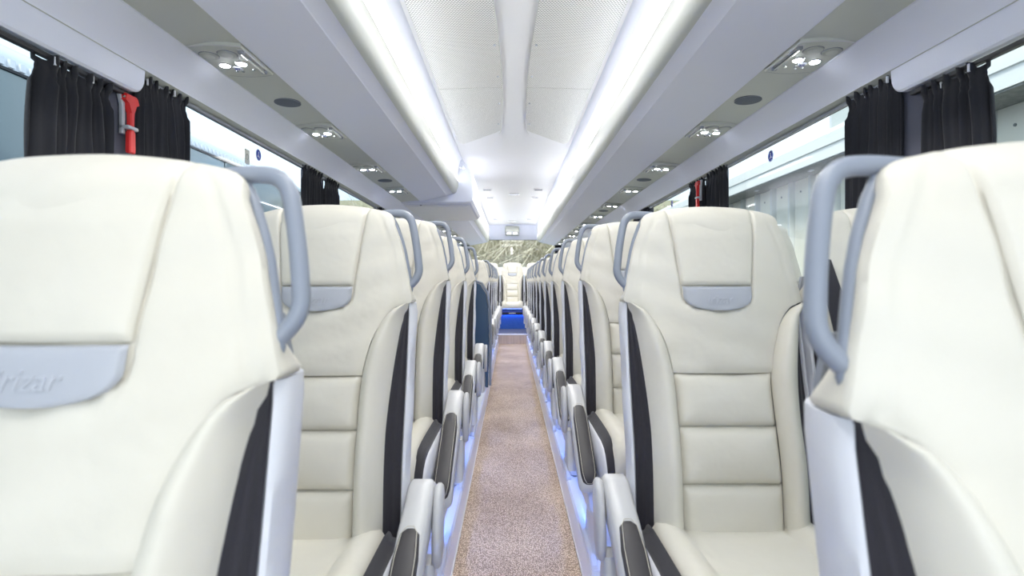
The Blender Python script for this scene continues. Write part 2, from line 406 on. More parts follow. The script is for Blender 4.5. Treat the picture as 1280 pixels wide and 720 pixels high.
# bulkhead box at the middle door
poly = [(-1.0, 1.70), (-.43, 1.70), (-.385, 1.708), (-.365, 1.73), (-.358, 1.80), (-.362, 1.93), (-.375, 1.99), (-.41, 2.04), (-.455, 2.085), (-1.0, 2.085)]
bh = empty('ceiling_bulkhead', (0, 0, 0)); tag(bh, 'white rounded ceiling bulkhead box interrupting the left luggage rack', 'bulkhead')
MB().prism(poly, 4.91, 6.21, 'y', .01).build('housing', 'panel', bh)
poly2 = [(-.99, 1.685), (-.44, 1.685), (-.40, 1.70), (-1.0, 1.70)]
MB().prism(poly2, 5.05, 6.21).build('lower_panel', 'white', bh)

# ceiling
cl = empty('ceiling', (0, 0, 0)); struct(cl)
prof = [(-.90, 2.10), (-.483, 2.04), (-.470, 2.075), (-.462, 2.112)] + [(-.44+.88*i/10, 2.118+.012*math.sin(math.pi*i/10)) for i in range(11)] + [(.462, 2.112), (.470, 2.075), (.483, 2.04), (.90, 2.10)]
top = [(x, 2.25) for x, z in prof[::-1]]
MB().loft([[(x, y, z) for x, z in prof[3:-3]+[(.462, 2.25), (-.462, 2.25)]] for y in (Y0, 10.87)]).build('centre_panel', 'white', cl)
for s_ in (1, -1):
    MB().loft([[(s_*x, y, z) for x, z in [(.484, 2.038), (.478, 2.05), (.468, 2.085), (.462, 2.113), (.462, 2.2), (.9, 2.2), (.9, 2.08)]] for y in (Y0, 10.9)]).build('coving', 'panel', cl)
MB().box(-1.24, 1.24, Y0, 10.9, 2.2, 2.26).build('roof_skin', 'panel', cl, smooth=False)
# perforated panels
def perf_panel(side, sn):
    t = empty('perforated_panel', (0, 0, 0)); tag(t, 'perforated white ceiling panel left or right of centre'.replace('left or right', sn), 'ceiling panel', 'perforated ceiling panels')
    def inner(y):
        q = min(1.6, abs(y-3.1)/.9); return .072+.021*q*q
    def outer(y): return .440-.008*max(0, (y-2.5)/2)
    for nm, a, b, rd in (('sheet', 0.7, 3.178, 0), ('sheet', 3.184, 4.44, 1)):
        N, K = 30, 16; pts_lo = []
        def fn(u, v, z):
            xi = u; yend = (4.13+.32*(u**.8)) if rd else b
            y = a+(yend-a)*v; xi0, xo = inner(y), outer(y)
            if rd:   # rounded corners at the far end
                q = max(0, (y-(yend-.07))/.07); r_ = 1-math.sqrt(max(0, 1-q*q)); xi0 += .05*r_; xo -= .03*r_
            return (side*(xi0+(xo-xi0)*u), y, z + .010*math.sin(math.pi*(.5+.5*((xi0+(xo-xi0)*u))/.44)))
        mb = MB(); mb.grid(lambda u, v: fn(u, v, 2.108), 14, N)
        mb.grid(lambda u, v: fn(u, v, 2.114), 14, N)
        # rim
        nu, nv = 14, N; n1 = (nu+1)*(nv+1); rim = [i for i in range(nu+1)]+[(j*(nu+1)+nu) for j in range(1, nv+1)]+[(nv*(nu+1)+i) for i in range(nu-1, -1, -1)]+[j*(nu+1) for j in range(nv-1, 0, -1)]
        mb.f += [(rim[k], rim[(k+1) % len(rim)], rim[(k+1) % len(rim)]+n1, rim[k]+n1) for k in range(len(rim))]
        mb.build('perforated_sheet', 'perf', t)
    # dark outline bead
    mb = MB()
    ys = [0.7+i*(4.12-.7)/24 for i in range(25)]
    pts = [(side*(inner(y)-.001), y, 2.119) for y in ys] + [(side*(inner(4.15)+.012), 4.19, 2.119)]
    mb.tube(pts, .0022, 5); mb.tube([(side*(outer(y)+.002), y, 2.114) for y in ys+[4.35]], .0022, 5)
    mb.build('edge_seal', 'channel', t)
    for k, y in enumerate((1.9, 2.6, 3.0, 3.45, 3.9)):
        MB().prism(circ(side*(inner(y)+.02), y, .006, 10), 2.110, 2.116, 'z').build('fixing_clip', 'holder', t)
perf_panel(1, 'right'); perf_panel(-1, 'left')
# ceiling slots
for i, (x, y, wd) in enumerate([(-.31, 6.72, .11), (.31, 6.72, .11), (0.02, 7.09, .13), (-.30, 7.35, .10), (.30, 7.35, .10), (0.0, 10.3, .13), (-.30, 9.9, .09), (.30, 9.9, .09)]):
    names = ['left of the front pair of slots', 'right of the front pair of slots', 'centre slot, the widest and darkest', 'left slot of the faint second pair', 'right slot of the faint second pair', 'centre slot nearest the rear window', 'left slot of the rearmost pair', 'right slot of the rearmost pair']
    v = empty('ceiling_vent', (x, y, 2.115)); tag(v, 'narrow ceiling vent, '+names[i], 'vent', 'ceiling vents')
    z0 = -.006
    MB().box(-wd/2, wd/2, -.05, .05, z0, .012, .004).build('frame', 'white', v)
    MB().box(-wd/2+.01, wd/2-.01, -.05-.002, -.03, z0-.006, z0+.002).build('slot', 'backshell', v)

# rear end: slanted header, window frame, glass
rw = empty('wall_rear', (0, 0, 0)); struct(rw)
MB().prism([(10.86, 2.13), (10.93, 2.0), (11.08, 1.84), (11.2, 1.84), (11.2, 2.13)], -1.0, 1.0, 'x').build('header_panel', 'panel', rw)
hole = rrect(-.86, .86, .95, 1.835, .13, 6); outer = [(1.22, 2.2), (-1.22, 2.2), (-1.22, -.04), (1.22, -.04)]
# frame with rounded hole: four patches via ring to outer rectangle
mb = MB(); n = len(hole)
def to_rect(p):
    x, z = p; z_ = z-1.39; k = max(abs(x)/1.22, abs(z_)/(.81 if z_ > 0 else 1.43)); return (x/k, 1.39+z_/k)
outr = [to_rect(p) for p in hole]
for ya in (11.10, 11.16):
    o0 = len(mb.v); mb.v += [(p[0], ya, p[1]) for p in hole]+[(p[0], ya, p[1]) for p in outr]
    mb.f += [(o0+i, o0+(i+1) % n, o0+n+(i+1) % n, o0+n+i) for i in range(n)]
mb.f += [(i, (i+1) % n, 2*n+(i+1) % n, 2*n+i) for i in range(n)]
mb.build('window_surround', 'dark', rw, smooth=False)
gl = MB().box(-.88, .88, 11.125, 11.13, .93, 1.85).build('window_13', 'glass', smooth=False); struct(gl, 'rear window')
MB().box(-1.14, 1.14, 10.86, 11.1, .8, .98, .01).build('parcel_shelf', 'panel', rw)
rl = empty('rear_ceiling_lamp', (0.0, 10.9, 1.97)); tag(rl, 'white rear lamp housing with two lights above the rear window', 'lamp')
MB().prism([(-.02, .13), (-.09, .06), (-.10, -.03), (-.07, -.06), (.12, -.06), (.12, .13)], -.14, .14, 'x', .02).build('housing', 'bull', rl)
for s_ in (-1, 1): MB().box(s_*.06-.035, s_*.06+.035, -.112, -.102, -.042, -.010, .003).build('lamp_lens', 'rearlamp', rl)
MB().box(-.13, .13, -.102, -.099, -.053, .008).build('lamp_bezel', 'backshell', rl)

# ================================================================== SERVICE UNITS, SPEAKERS
def unit(side):
    t = empty('reading_light_unit', (side*.915, 0, 1.716))
    # local: x toward window positive when side=1, y depth, z down
    def R(mb): return mb
    # plate, tapered ends
    N = 10
    def plate(z): return [(side*x, y) for x, y in ([(.082*(-1+2*i/N), -.115-.012*math.sin(math.pi*i/N)) for i in range(N+1)] + [(.082*(1-2*i/N), .115+.016*math.sin(math.pi*i/N)) for i in range(N+1)])]
    MB().prism(plate(0), -.010, .004, 'z', .003).build('cover_plate', 'channel', t)
    e1 = [(side*.081*(-1+2*i/N), -.115-.012*math.sin(math.pi*i/N), -.010) for i in range(N+1)]
    MB().tube(e1, .0018, 6).build('front_ridge', 'shell', t)
    e2 = [(side*.081*(-1+2*i/N), .115+.016*math.sin(math.pi*i/N), -.008) for i in range(N+1)]
    MB().tube(e2, .0018, 5).build('rear_seal', 'backshell', t)
    for cx, cy in ((-.014, -.062), (.048, -.052)):
        n_ = MB(); n_.tube([(side*cx, cy, -.006), (side*cx, cy, -.014), (side*cx, cy, -.015)], [.028, .027, .020], 20)
        nz_ = n_.build('air_nozzle', 'bull', t)
        MB().tube([(side*cx, cy, -.0145), (side*cx, cy, -.0185)], [.018, .012], 16).build('nozzle_flap', 'channel', nz_)
        tt = [(side*cx+.029*math.cos(a), cy+.029*math.sin(a), -.010) for a in [2*math.pi*k/20 for k in range(21)]]
        MB().tube(tt, .0018, 5).build('nozzle_ring', 'backshell', nz_)
    for cx, cy in ((-.022, .012), (.038, .025)):
        b_ = MB().tube([(side*cx, cy, -.008), (side*cx, cy, -.013)], [.021, .018], 18).build('lamp_bezel', 'chrome', t)
        MB().tube([(side*cx, cy, -.0125), (side*cx, cy, -.0150)], [.0165, .013], 18).build('reading_lamp', 'ledread', b_)
    MB().box(*sorted((side*-.006, side*.020)), .034, .062, -.015, -.008, .003).build('call_button', 'legwhite', t)
    for cx, cy in ((-.038, .062), (.002, .074), (.022, .072)):
        MB().tube([(side*cx, cy, -.008), (side*cx, cy, -.014)], [.006, .005], 10).build('push_button', 'chrome', t)
    br = MB().tube([(side*-.070, -.09, -.018), (side*-.070, .07, -.018)], .005, 8).build('hinge_bar', 'chrome', t)
    for yy in (-.09, .07): MB().box(*sorted((side*-.078, side*-.062)), yy-.006, yy+.006, -.022, -.008, .002).build('hinge_clip', 'backshell', t)
    MB().box(*sorted((side*-.080, side*-.058)), -.10, .08, -.0125, -.009, .001).build('hinge_strip', 'shell', t)
    return t
ORD = ['first', 'second', 'third', 'fourth', 'fifth', 'sixth', 'seventh', 'eighth', 'ninth', 'tenth', 'eleventh', 'twelfth']
for side, sn, ys in ((-1, 'left', [1.775+.84*i for i in range(11)]), (1, 'right', [1.745+.85*i for i in range(11)])):
    pr = unit(side)
    for i, y in enumerate(ys):
        o = pr if i == 0 else copy_tree(pr)
        o.location.y = y
        tag(o, 'overhead reading light unit, %s from the front on the %s, two glowing lamps' % (ORD[i], sn), 'reading light', 'overhead reading light units')
        if i == 0:
            t_ = text_mesh('number_print', '57', .018, .0003, 'blue', o); t_.location = (side*.007, .048, -.0155); t_.rotation_euler = (math.pi, 0, 0)
    spk = None
    for i in range(6):
        y = ys[0]+.43+1.70*i
        if y > 10.5: break
        if spk is None:
            spk = empty('speaker_grille', (side*.915, y, 1.716))
            MB().tube([(0, 0, .004), (0, 0, -.003), (0, 0, -.005)], [.052, .052, .047], 28).build('grille', 'speaker', spk)
            rg = [(.052*math.cos(a), .052*math.sin(a), -.002) for a in [2*math.pi*k/28 for k in range(29)]]
            MB().tube(rg, .0016, 5).build('rim', 'backshell', spk)
            o = spk
        else: o = copy_tree(spk); o.location.y = y
        tag(o, 'round grey speaker grille, %s from the front in the %s service channel' % (ORD[i], sn), 'speaker', 'overhead speakers')

# ================================================================== CURTAINS
def curtain(side, ya, yb, zt, label, lean=0, free='b'):
    zb = .93; t = empty('curtain', (side*1.126, (ya+yb)/2, zt)); tag(t, label, 'curtain', 'black pleated curtains')
    w = yb-ya; npl = max(3, int(w/.035)); rnd = random.Random(int(ya*977)+side); ph = rnd.random()*6
    amp = [.6+.6*rnd.random() for _ in range(npl+2)]
    cut = [0]
    for _ in range(npl): cut.append(cut[-1]+.6+.8*rnd.random())
    def fold(u):      # uneven pleats: fraction of the pleat and its index
        p = u*cut[-1]
        for i in range(npl):
            if p <= cut[i+1] or i == npl-1: return i+(p-cut[i])/(cut[i+1]-cut[i])
    sw = [rnd.uniform(-1, 1) for _ in range(npl+2)]
    def fn(u, v):
        z = -(zt-zb)*v; k = fold(u); i = int(k) % len(amp); a = amp[i]
        sm = lambda q: sw[int(q) % len(sw)]*(1-q % 1)+sw[(int(q)+1) % len(sw)]*(q % 1)
        y = -w/2+w*u
        prof_ = math.sin(k*2*math.pi+.9*math.sin(k*2*math.pi))
        g = 1.05 if v < .035 else (.35 if v < .075 else (.6 if v < .10 else 1.0+.25*math.sin(v*8+k)))
        x = side*.012*prof_*a*g
        drift = sm(k)*.010*math.sin(min(1, v*3)*math.pi*.5)+.004*math.sin(v*14+k*2)
        y += drift*math.sin(math.pi*u)**.5+lean*.02*math.sin(v*2.6)*(u if free == 'b' else (u-1))
        if v < .04: y += .004*math.sin(k*12.6+1); z += .010*math.sin(k*2*math.pi+2)*(1-v/.04)
        # pinched heading is narrower than the skirt below it
        y *= 1-.05*math.exp(-((v-.06)/.03)**2)
        return (x, y, z)
    mb = MB(); vs_v = [0, .012, .025, .038, .05, .062, .075, .09, .11, .14, .17, .2, .25, .3, .37, .45, .6, .8, 1]
    nu = npl*12
    vs = [fn(i/nu, v) for v in vs_v for i in range(nu+1)]
    fs = [(j*(nu+1)+i, j*(nu+1)+i+1, (j+1)*(nu+1)+i+1, (j+1)*(nu+1)+i) for j in range(len(vs_v)-1) for i in range(nu)]
    mb.add(vs, fs); o = mb.build('cloth', 'curtain', t, angle=80)
    md = o.modifiers.new('thickness', 'SOLIDIFY'); md.thickness = .003
    for k in range(max(2, npl//3)):
        p = fn((k+.4)/max(2, npl//3), .03)
        MB().box(p[0]-.003, p[0]+.003, p[1]-.003, p[1]+.003, p[2]+.0, p[2]+.020, .001).build('hook', 'legwhite', t)
    return t
curtain(-1, 1.275, 1.515, 1.535, 'black curtain left of the red hammer on the left pillar, nearest', .9, 'a')
curtain(-1, 1.625, 1.875, 1.620, 'black curtain right of the red hammer on the left side', .6)
curtain(-1, 2.93, 3.20, 1.620, 'black curtain at second left pillar, front one of the pair', .3, 'a')
curtain(-1, 3.28, 3.53, 1.620, 'black curtain at second left pillar, rear one of the pair', .3)
curtain(1, 1.325, 1.535, 1.535, 'black curtain at the far right edge, nearest on the right side', .9, 'a')
curtain(1, 1.625, 1.875, 1.620, 'black curtain left of the slate pillar on the right side', .6)
curtain(1, 2.93, 3.21, 1.620, 'black curtain at second right pillar, front one, right of hammer', .3, 'a')
curtain(1, 3.27, 3.53, 1.620, 'black curtain at second right pillar, rear one, left of hammer', .3)
for k, pc in enumerate(pill[2:5]):
    for side, sn in ((-1, 'left'), (1, 'right')):
        curtain(side, pc-.29, pc-.02, 1.620, 'black curtain at the %s %s window pillar, front one of pair' % (ORD[k+2], sn), .3, 'a')
        curtain(side, pc+.04, pc+.30, 1.620, 'black curtain at the %s %s window pillar, rear one of pair' % (ORD[k+2], sn), .3)

# ================================================================== HAMMERS, STICKERS
def hammer(side, y, ztop, x, label):
    t = empty('emergency_hammer', (side*x, y, ztop)); tag(t, label, 'hammer', 'red emergency hammers')
    s = -side
    poly = [(-.010, -.165), (-.013, -.155), (-.012, -.105), (-.007, -.100), (-.0085, -.05), (-.014, -.022), (-.026, -.016), (-.027, .002), (.018, .002), (.024, -.004), (.024, -.018), (.013, -.024), (.0085, -.05), (.007, -.100), (.012, -.105), (.013, -.155), (.010, -.165)]
    MB().prism(poly, *sorted((s*.010, s*.026)), 'x', .003).build('hammer_body', 'red', t)
    MB().tube([(s*.018, -.030, -.008), (s*.018, -.024, -.008)], [.002, .006], 8).build('steel_tip', 'chrome', t)
    hp = [(-.034, .004), (-.026, .008), (-.020, -.02), (-.018, -.10), (-.016, -.108), (.016, -.108), (.018, -.10), (.018, -.03), (.014, -.10), (-.014, -.102)]
    MB().prism([(-.036, .006), (-.020, .008), (-.012, -.02), (-.012, -.112), (-.024, -.112), (-.024, -.03)], *sorted((s*.000, s*.012)), 'x', .002).build('holder_bracket', 'holder', t)
    MB().box(*sorted((s*.0, s*.029)), -.024, .020, -.098, -.088, .003).build('holder_clip', 'holder', t)
    MB().box(*sorted((s*.004, s*.022)), .018, .028, -.022, -.006, .003).build('holder_hook', 'holder', t)
hammer(-1, 1.595, 1.535, 1.138, 'red emergency hammer in grey holder on the left pillar between curtains')
hammer(1, 3.24, 1.585, 1.092, 'red emergency hammer in front of the distant right black curtain')
ex = empty('exit_sticker', (-1.139, 1.59, 1.345)); tag(ex, 'small green and white sticker below the left red hammer', 'sticker')
MB().prism(rrect(-.024, .024, -.016, .016, .004, 3), 0, .001, 'x').build('backing', 'vinylwhite', ex)
MB().prism(rrect(-.021, -.002, -.013, .013, .002, 2), .001, .0015, 'x').build('green_field', 'green', ex)
MB().prism([(-.015, -.008), (-.011, -.002), (-.014, .004), (-.009, .009), (-.006, .002), (-.008, -.009)], .0015, .002, 'x').build('running_figure', 'vinylwhite', ex)
MB().prism([(.004, -.002), (.012, -.009), (.012, -.004), (.019, -.004), (.019, .002), (.012, .002), (.012, .007)], .001, .0015, 'x').build('arrow', 'green', ex)
def roundel(side, y, z, label):
    t = empty('belt_sticker', (side*1.174, y, z)); tag(t, label, 'sticker', 'blue round seat belt stickers')
    s = -side
    def e(a): return sorted((s*a[0], s*a[1]))
    MB().prism(circ(0, 0, .026, 28), *e((0, .0008)), 'x').build('blue_disc', 'blue', t)
    rg = [(s*.001, .0235*math.cos(a), .0235*math.sin(a)) for a in [2*math.pi*k/28 for k in range(29)]]
    MB().tube(rg, .0010, 4).build('white_ring', 'vinylwhite', t)
    MB().prism(circ(.001, .011, .0042, 12), *e((.0008, .0014)), 'x').build('figure_head', 'vinylwhite', t)
    MB().prism([(-.006, .005), (.004, .006), (.006, -.004), (.009, -.007), (.008, -.015), (.003, -.015), (.002, -.009), (-.012, -.010), (-.013, -.006), (-.006, -.004)], *e((.0008, .0014)), 'x').build('figure_body', 'vinylwhite', t)
    MB().prism([(-.006, .004), (-.004, .005), (.006, -.004), (.004, -.005)], *e((.0014, .0019)), 'x').build('belt_mark', 'blue', t)
roundel(-1, 2.52, 1.578, 'round blue seat belt sticker on the left window')
roundel(1, 2.54, 1.578, 'round blue seat belt sticker on the large right window')
roundel(1, 4.10, 1.578, 'round blue seat belt sticker on the right window beyond the second curtain pair')
roundel(1, 5.10, 1.578, 'round blue seat belt sticker on a distant right window')
sq = empty('glass_marking', (-1.1735, 2.41, 1.545)); tag(sq, 'faint square etched marking on the left window glass', 'sticker')
MB().prism(rrect(-.022, .022, -.032, .032, .003, 2), 0, .0008, 'x').build('marking_field', 'fascia', sq)
MB().tube([(.0012, .012*math.cos(a), .012*math.sin(a)) for a in [2*math.pi*k/16 for k in range(17)]], .001, 4).build('marking_ring', 'soffit', sq)

# ================================================================== SEAT
ZC = .383
def o_w(z):   # outline half width of the head piece
    T = [(.35, .222), (.517, .219), (.56, .209), (.60, .201), (.64, .192), (.67, .183), (.706, .169), (.721, .160), (.756, .14)]
    for (a, wa), (b, wb) in zip(T, T[1:]):
        if z <= b: return wa+(wb-wa)*max(0, (z-a))/(b-a)
    return .140
def c1(z):
    if z <= .30: return .112+.006*(z/.30 < 1)*0
    return .112+.101*(1-math.sqrt(max(0, 1-((min(z, .517)-.30)/.217)**2)))
def base(z): return .2*(z-.517) - .016*math.exp(-((z-.16)/.12)**2) + (.25*(z-.70)**2 if z > .70 else 0)
def headw(z): return .083 + .022*(z-.545)/.2   # head panel half width
def seg_dist(px, pz, pl):
    d = 9
    for (ax, az), (bx_, bz) in zip(pl, pl[1:]):
        vx, vz = bx_-ax, bz-az; L = vx*vx+vz*vz; t = 0 if L == 0 else max(0, min(1, ((px-ax)*vx+(pz-az)*vz)/L))
        d = min(d, math.hypot(px-ax-t*vx, pz-az-t*vz))
    return d
EMB = [(-.083, .557)]+[(-.083+.0*k, .557-.018) for k in (1,)] + [(.083*math.cos(math.radians(a))*1.0 if 0 else -.045-.037*math.cos(math.radians(a)), .535-.030*math.sin(math.radians(a))) for a in (0, 20, 45, 70, 90)]
EMB = EMB + [(0, .4985)] + [(-x, z) for x, z in EMB[::-1]]
HEADL = [(-headw(.557), .557), (-headw(.66), .66), (-headw(.755), .755)]
SEAMS = [EMB, HEADL, [(-x, z) for x, z in HEADL], [(-.083, .557), (.083, .557)]]
OUTSEAM = [(-(o_w(z)-.024+.004*(z > .7)), z) for z in (.52, .56, .60, .64, .67, .70, .72)]
OUTSEAM = OUTSEAM+[(-.128, .738), (-.10, .746), (0, .751)]
SEAMS2 = [OUTSEAM, [(-x, z) for x, z in OUTSEAM]]
def head_y(x, z):
    y = base(z)+.036*(abs(x)/.217)**2.6-.006*math.exp(-(x/.09)**2)
    d = min(seg_dist(x, z, p) for p in SEAMS); y += .0055*math.exp(-(d/.0035)**2)+.004*math.exp(-d/.015)
    d = min(seg_dist(x, z, p) for p in SEAMS2); y += .003*math.exp(-(d/.003)**2)
    y += .0025*math.sin(x*38+z*51)*math.sin(z*29-x*13)   # stretched leather
    y += .006*math.exp(-max(0, z-.354)/.006)
    return y
def build_seat(mirror, aisle, rear=False, belt=False):
    t = empty('coach_seat', (0, 0, 0))
    B = lambda mb, n, m, p=t, **k: mb.build(n, m, p, mirror=mirror, **k)
    Z = ZC
    # ---- backrest upper (head and shoulders), lofted horizontal sections
    NX = 96; rings = []
    def colx(i, w, z):
        q = -1+2*i/NX; a = abs(q); hw = headw(max(z, .557)) if z > .50 else .0805; hw = min(hw, w*.8)
        def ease(t): return t-.75*math.sin(2*math.pi*t)/(2*math.pi)     # columns gather at both ends
        x = hw*ease(a/.5)*1.0 if a <= .5 else hw+(w-hw)*ease((a-.5)/.5)
        if a <= .5: x = hw*(1-(1-a/.5)**1.0) if a/.5 < .6 else hw*(.6+.4*(1-(1-(a/.5-.6)/.4)**1.6))
        x = math.copysign(x, q); return x/w, x
    zs = [.354+.0+(.517-.354)*i/16 for i in range(17)]
    zs2 = sorted([.517+(.706-.517)*i/34 for i in range(1, 35)]+[.5555, .557, .5585])
    def section(z, w, fy=0, by=0, ztop=0, ph=0):
        pts = []
        for i in range(NX+1):
            s, x = colx(i, w, z); zz = z-(.008*s*s+.005*abs(s)**5)*ph
            pts.append((x, head_y(x, z if ph == 0 else min(z, .755))+fy, zz+Z))
        ye = pts[0][1]
        yb = base(z)+.115-by
        sidep = []
        if z < .515:
            sidep = [(w-.004, ye+.02), (w-.008, ye+.05)]
        else:
            q = min(1, (z-.515)/.06); sidep = [(w+.002*(1-ph), ye+.010), (w+.003-.006*q, ye+.028), (w+.002-.024*q, ye+.062-.010*q), (w-.014-.036*q, yb-.004)]
        while len(sidep) < 4: sidep.append((w-.02, ye+.06+.005*len(sidep)))
        zz = pts[0][2]
        for x, y in sidep: pts.append((x, min(y, yb) if z > .515 else y, zz))
        pts += [(w*.45, yb if z > .515 else ye+.07, z+Z-.004*ph), (-w*.45, yb if z > .515 else ye+.07, z+Z-.004*ph)]
        for x, y in sidep[::-1]: pts.append((-x, min(y, yb) if z > .515 else y, zz))
        return pts
    for z in zs: rings.append(section(z, c1(z) if z < .516 else .214))
    for z in zs2: rings.append(section(z, o_w(z)))
    r_ = .050
    for a in (12, 25, 38, 50, 62, 74, 84, 90):
        q = math.radians(a); ph = math.sin(q)**2; c = 1-math.cos(q)
        rings.append(section(.706+r_*math.sin(q), .169-.048*c, .037*c, .032*c, ph=ph))
    bk = B(MB().loft(rings), 'backrest', 'leather', angle=60)
    # ---- embossed patch and head panel are pads fitted into the seams
    def pad(outline_fn, zlo, zhi, name, m, nx=30, nz=16, lift=.0012, parent=t):
        def fn(u, v):
            u_ = .5-.5*math.cos(math.pi*u); u = .5*u+.5*u_; z = zlo+(zhi-zlo)*v; w = outline_fn(z); x = w*(-1+2*u)
            d = min(w-abs(x), z-zlo if zlo > .53 else 9, zhi-z if zhi < .6 else 9); d = max(d, 0)
            fade = max(0, min(1, (.7065-z)/.03)) if zhi > .6 else 1
            y = base(z)+.036*(abs(x)/.217)**2.6-.006*math.exp(-(x/.09)**2)-lift*fade-.0035*(1-math.exp(-d/.010))*fade+.0006*(1-fade)
            if d < 1e-5: y += .0045
            return (x, y, z+Z)
        return B(MB().grid(fn, nx, nz), name, m, parent, angle=70)
    def emb_w(z):
        if z >= .535: return .082+(z-.535)*.03
        q = (z-.499)/.036; return .012+.070*math.sqrt(max(0, 1-(1-q)**2.4))
    pt = pad(emb_w, .4995, .5555, 'logo_patch', 'patch', 30, 18, lift=.0016); 
    tx = text_mesh('embossed_lettering', 'irizar', .030, .0012, 'patchtext', pt, shear=.25)
    for v in tx.data.vertices:      # lay the letters onto the curved patch
        x, z = v.co.x, .524+v.co.y
        y = base(z)+.036*(abs(x)/.217)**2.6-.006*math.exp(-(x/.09)**2)-.0016-.0035
        v.co = (x, y-(.0011 if v.co.z > 0 else -.001), z+Z)
    pad(lambda z: headw(z)-.0006, .5585, .7085, 'head_panel', 'leather', 30, 26, lift=.0005)
    # ---- ribbed centre
    for a, b in ((0-.03, .114), (.114, .236), (.236, .354)):
        def fn(u, v, a=a, b=b):
            z = a+(b-a)*v; w = c1(z); x = w*(-1+2*u); d = max(0, min(w-abs(x), z-a, b-z))
            y = base(z)+.012*math.exp(-d/.0045)-.010*(1-math.exp(-d/.03))+.004*math.exp(-d/.02)
            y += .0012*math.sin(x*90+z*20)*math.exp(-(w-abs(x))/.02)
            return (x, y, z+Z)
        B(MB().grid(fn, 28, 14), 'centre_cushion', 'leather', angle=70)
    # ---- side bolsters, gussets, side panels
    def bo(z): return .172+.034*max(0, min(1, (z-.22)/.30))**1.5+ .004*(1-z/.5)
    def bol_y(s, z):
        k = max(0, min(1, (.517-z)/.10)); return base(z)-.030*(math.sin(math.pi*min(1, s**.75)))*(.35+.65*k)+.006*s
    for sg in (-1, 1):
        def fn(u, v, sg=sg):
            z = -.03+(.5165+.03)*v; a, b = c1(z), max(c1(z)+.0015, bo(z)+.006*(z > .5)); x = a+(b-a)*u
            d = max(0, min(x-a, b-x, .5165-z))
            return (sg*x, bol_y(u, z)+.010*math.exp(-d/.0035)+.003*math.exp(-d/.015)+.012*(u**3), z+Z)
        B(MB().grid(fn, 18, 40), 'side_bolster', 'leather', angle=70)
        def fg(u, v, sg=sg):
            z = -.06+(.516+.06)*v; a = max(c1(z)+.001, bo(z)+.006*(z > .5))-.002; b = .210; x = a+(b-a)*u
            y0 = base(z)+.024; y1 = base(z)+.052
            ridge = -.006*math.exp(-((u-.45)/.12)**2)*min(1, (.516-z)/.1)
            return (sg*x, y0+(y1-y0)*u+.006*math.sin(math.pi*u)+ridge, z+Z)
        B(MB().grid(fg, 12, 24), 'side_gusset', 'gusset', angle=70)
        rr = []
        for i in range(25):
            z = -.07+(.515+.07)*i/24; b0 = base(z); e = .006*(1 if i == 24 else 0); w = .002*math.sin(z*30)
            pr = [(.208, .060), (.207, .050), (.2105, .0455), (.216, .048), (.2205+w, .062), (.2215+w, .085), (.217, .112), (.205, .13), (.185, .138), (.18, .12)]
            rr.append([(sg*(x-e*.4), y+b0, z+Z) for x, y in pr])
        B(MB().loft(rr), 'side_panel', 'flank', angle=50)
    # ---- back shell
    rr = []
    for i in range(16):
        z = -.10+.68*i/15; w = .205-(.02*max(0, (z-.5)/.08)); y = base(min(z, .55))+.125
        rr.append([(x*w, y+.012*(1-x*x) + dy, z+Z) for x, dy in [(-1, 0), (-.5, .006), (0, .01), (.5, .006), (1, 0)]]+[(x*w, y-.012, z+Z) for x in (1, 0, -1)])
    B(MB().loft(rr), 'back_shell', 'backshell', angle=50)
    # ---- seat cushion
    Z = ZC+.020
    rr = []
    ys = [-.085, -.10, -.13, -.18, -.24, -.30, -.36, -.42, -.47, -.505, -.530, -.545, -.55]
    def cz(y): return .012*math.sin((-.1-y)*4) if y > -.47 else .012
    for k, y in enumerate(ys):
        fr = max(0, (-.45-y)/.10); drop = .075*(1-math.sqrt(max(0, 1-fr*fr))); 
        seam = .006*math.exp(-((y+.245)/.006)**2)
        ring = []
        for i in range(25):
            s = -1+2*i/24; x = s*.188; ax = abs(x)
            z = cz(y)-drop + .020*math.exp(-((ax-.150)/.035)**2) - .010*math.exp(-((ax-.112)/.005)**2)-seam*(ax < .11) - .018*max(0, (ax-.165)/.023)**2
            ring.append((x, y+(.004*math.cos(s*2)), z+Z))
        ring += [(.188, y, Z-.06-drop*.3), (.18, y, Z-.125+drop*.3), (-.18, y, Z-.125+drop*.3), (-.188, y, Z-.06-drop*.3)]
        rr.append(ring)
    B(MB().loft(rr), 'seat_cushion', 'leather', angle=60)
    for sg in (-1, 1):
        path = [(-.075, .0), (-.12, .008), (-.2, .010), (-.3, .012), (-.4, .012), (-.45, .008), (-.49, -.008), (-.525, -.04), (-.545, -.085), (-.548, -.12)]
        rr = []
        for y, z in path: 
            rr.append([(sg*x, y+dy, z+dz+Z) for x, dy, dz in [(.180, 0, -.010), (.186, 0, .003), (.191, 0, .000), (.195, 0, -.010), (.203, 0, -.012), (.209, 0, -.022), (.205, .02, -.05), (.183, .02, -.05)]])
        B(MB().loft(rr), 'cushion_gusset', 'gusset', angle=60)
        poly = [(-.07, -.02), (-.2, -.016), (-.4, -.014), (-.46, -.022), (-.50, -.04), (-.53, -.075), (-.54, -.13), (-.50, -.15), (-.3, -.16), (-.07, -.16)]
        B(MB().prism([(y, z+Z) for y, z in poly], *sorted((sg*.190, sg*.217)), 'x', .008), 'cushion_side', 'flank', angle=60)
    Z = ZC
    B(MB().box(-.19, .19, -.50, -.02, Z-.165, Z-.125, .01), 'seat_pan', 'navy')
    if rear: return t
    if aisle: B(MB().box(-.150, -.125, -.48, -.04, Z-.171, Z-.166), 'under_seat_light', 'ledblue', smooth=False)
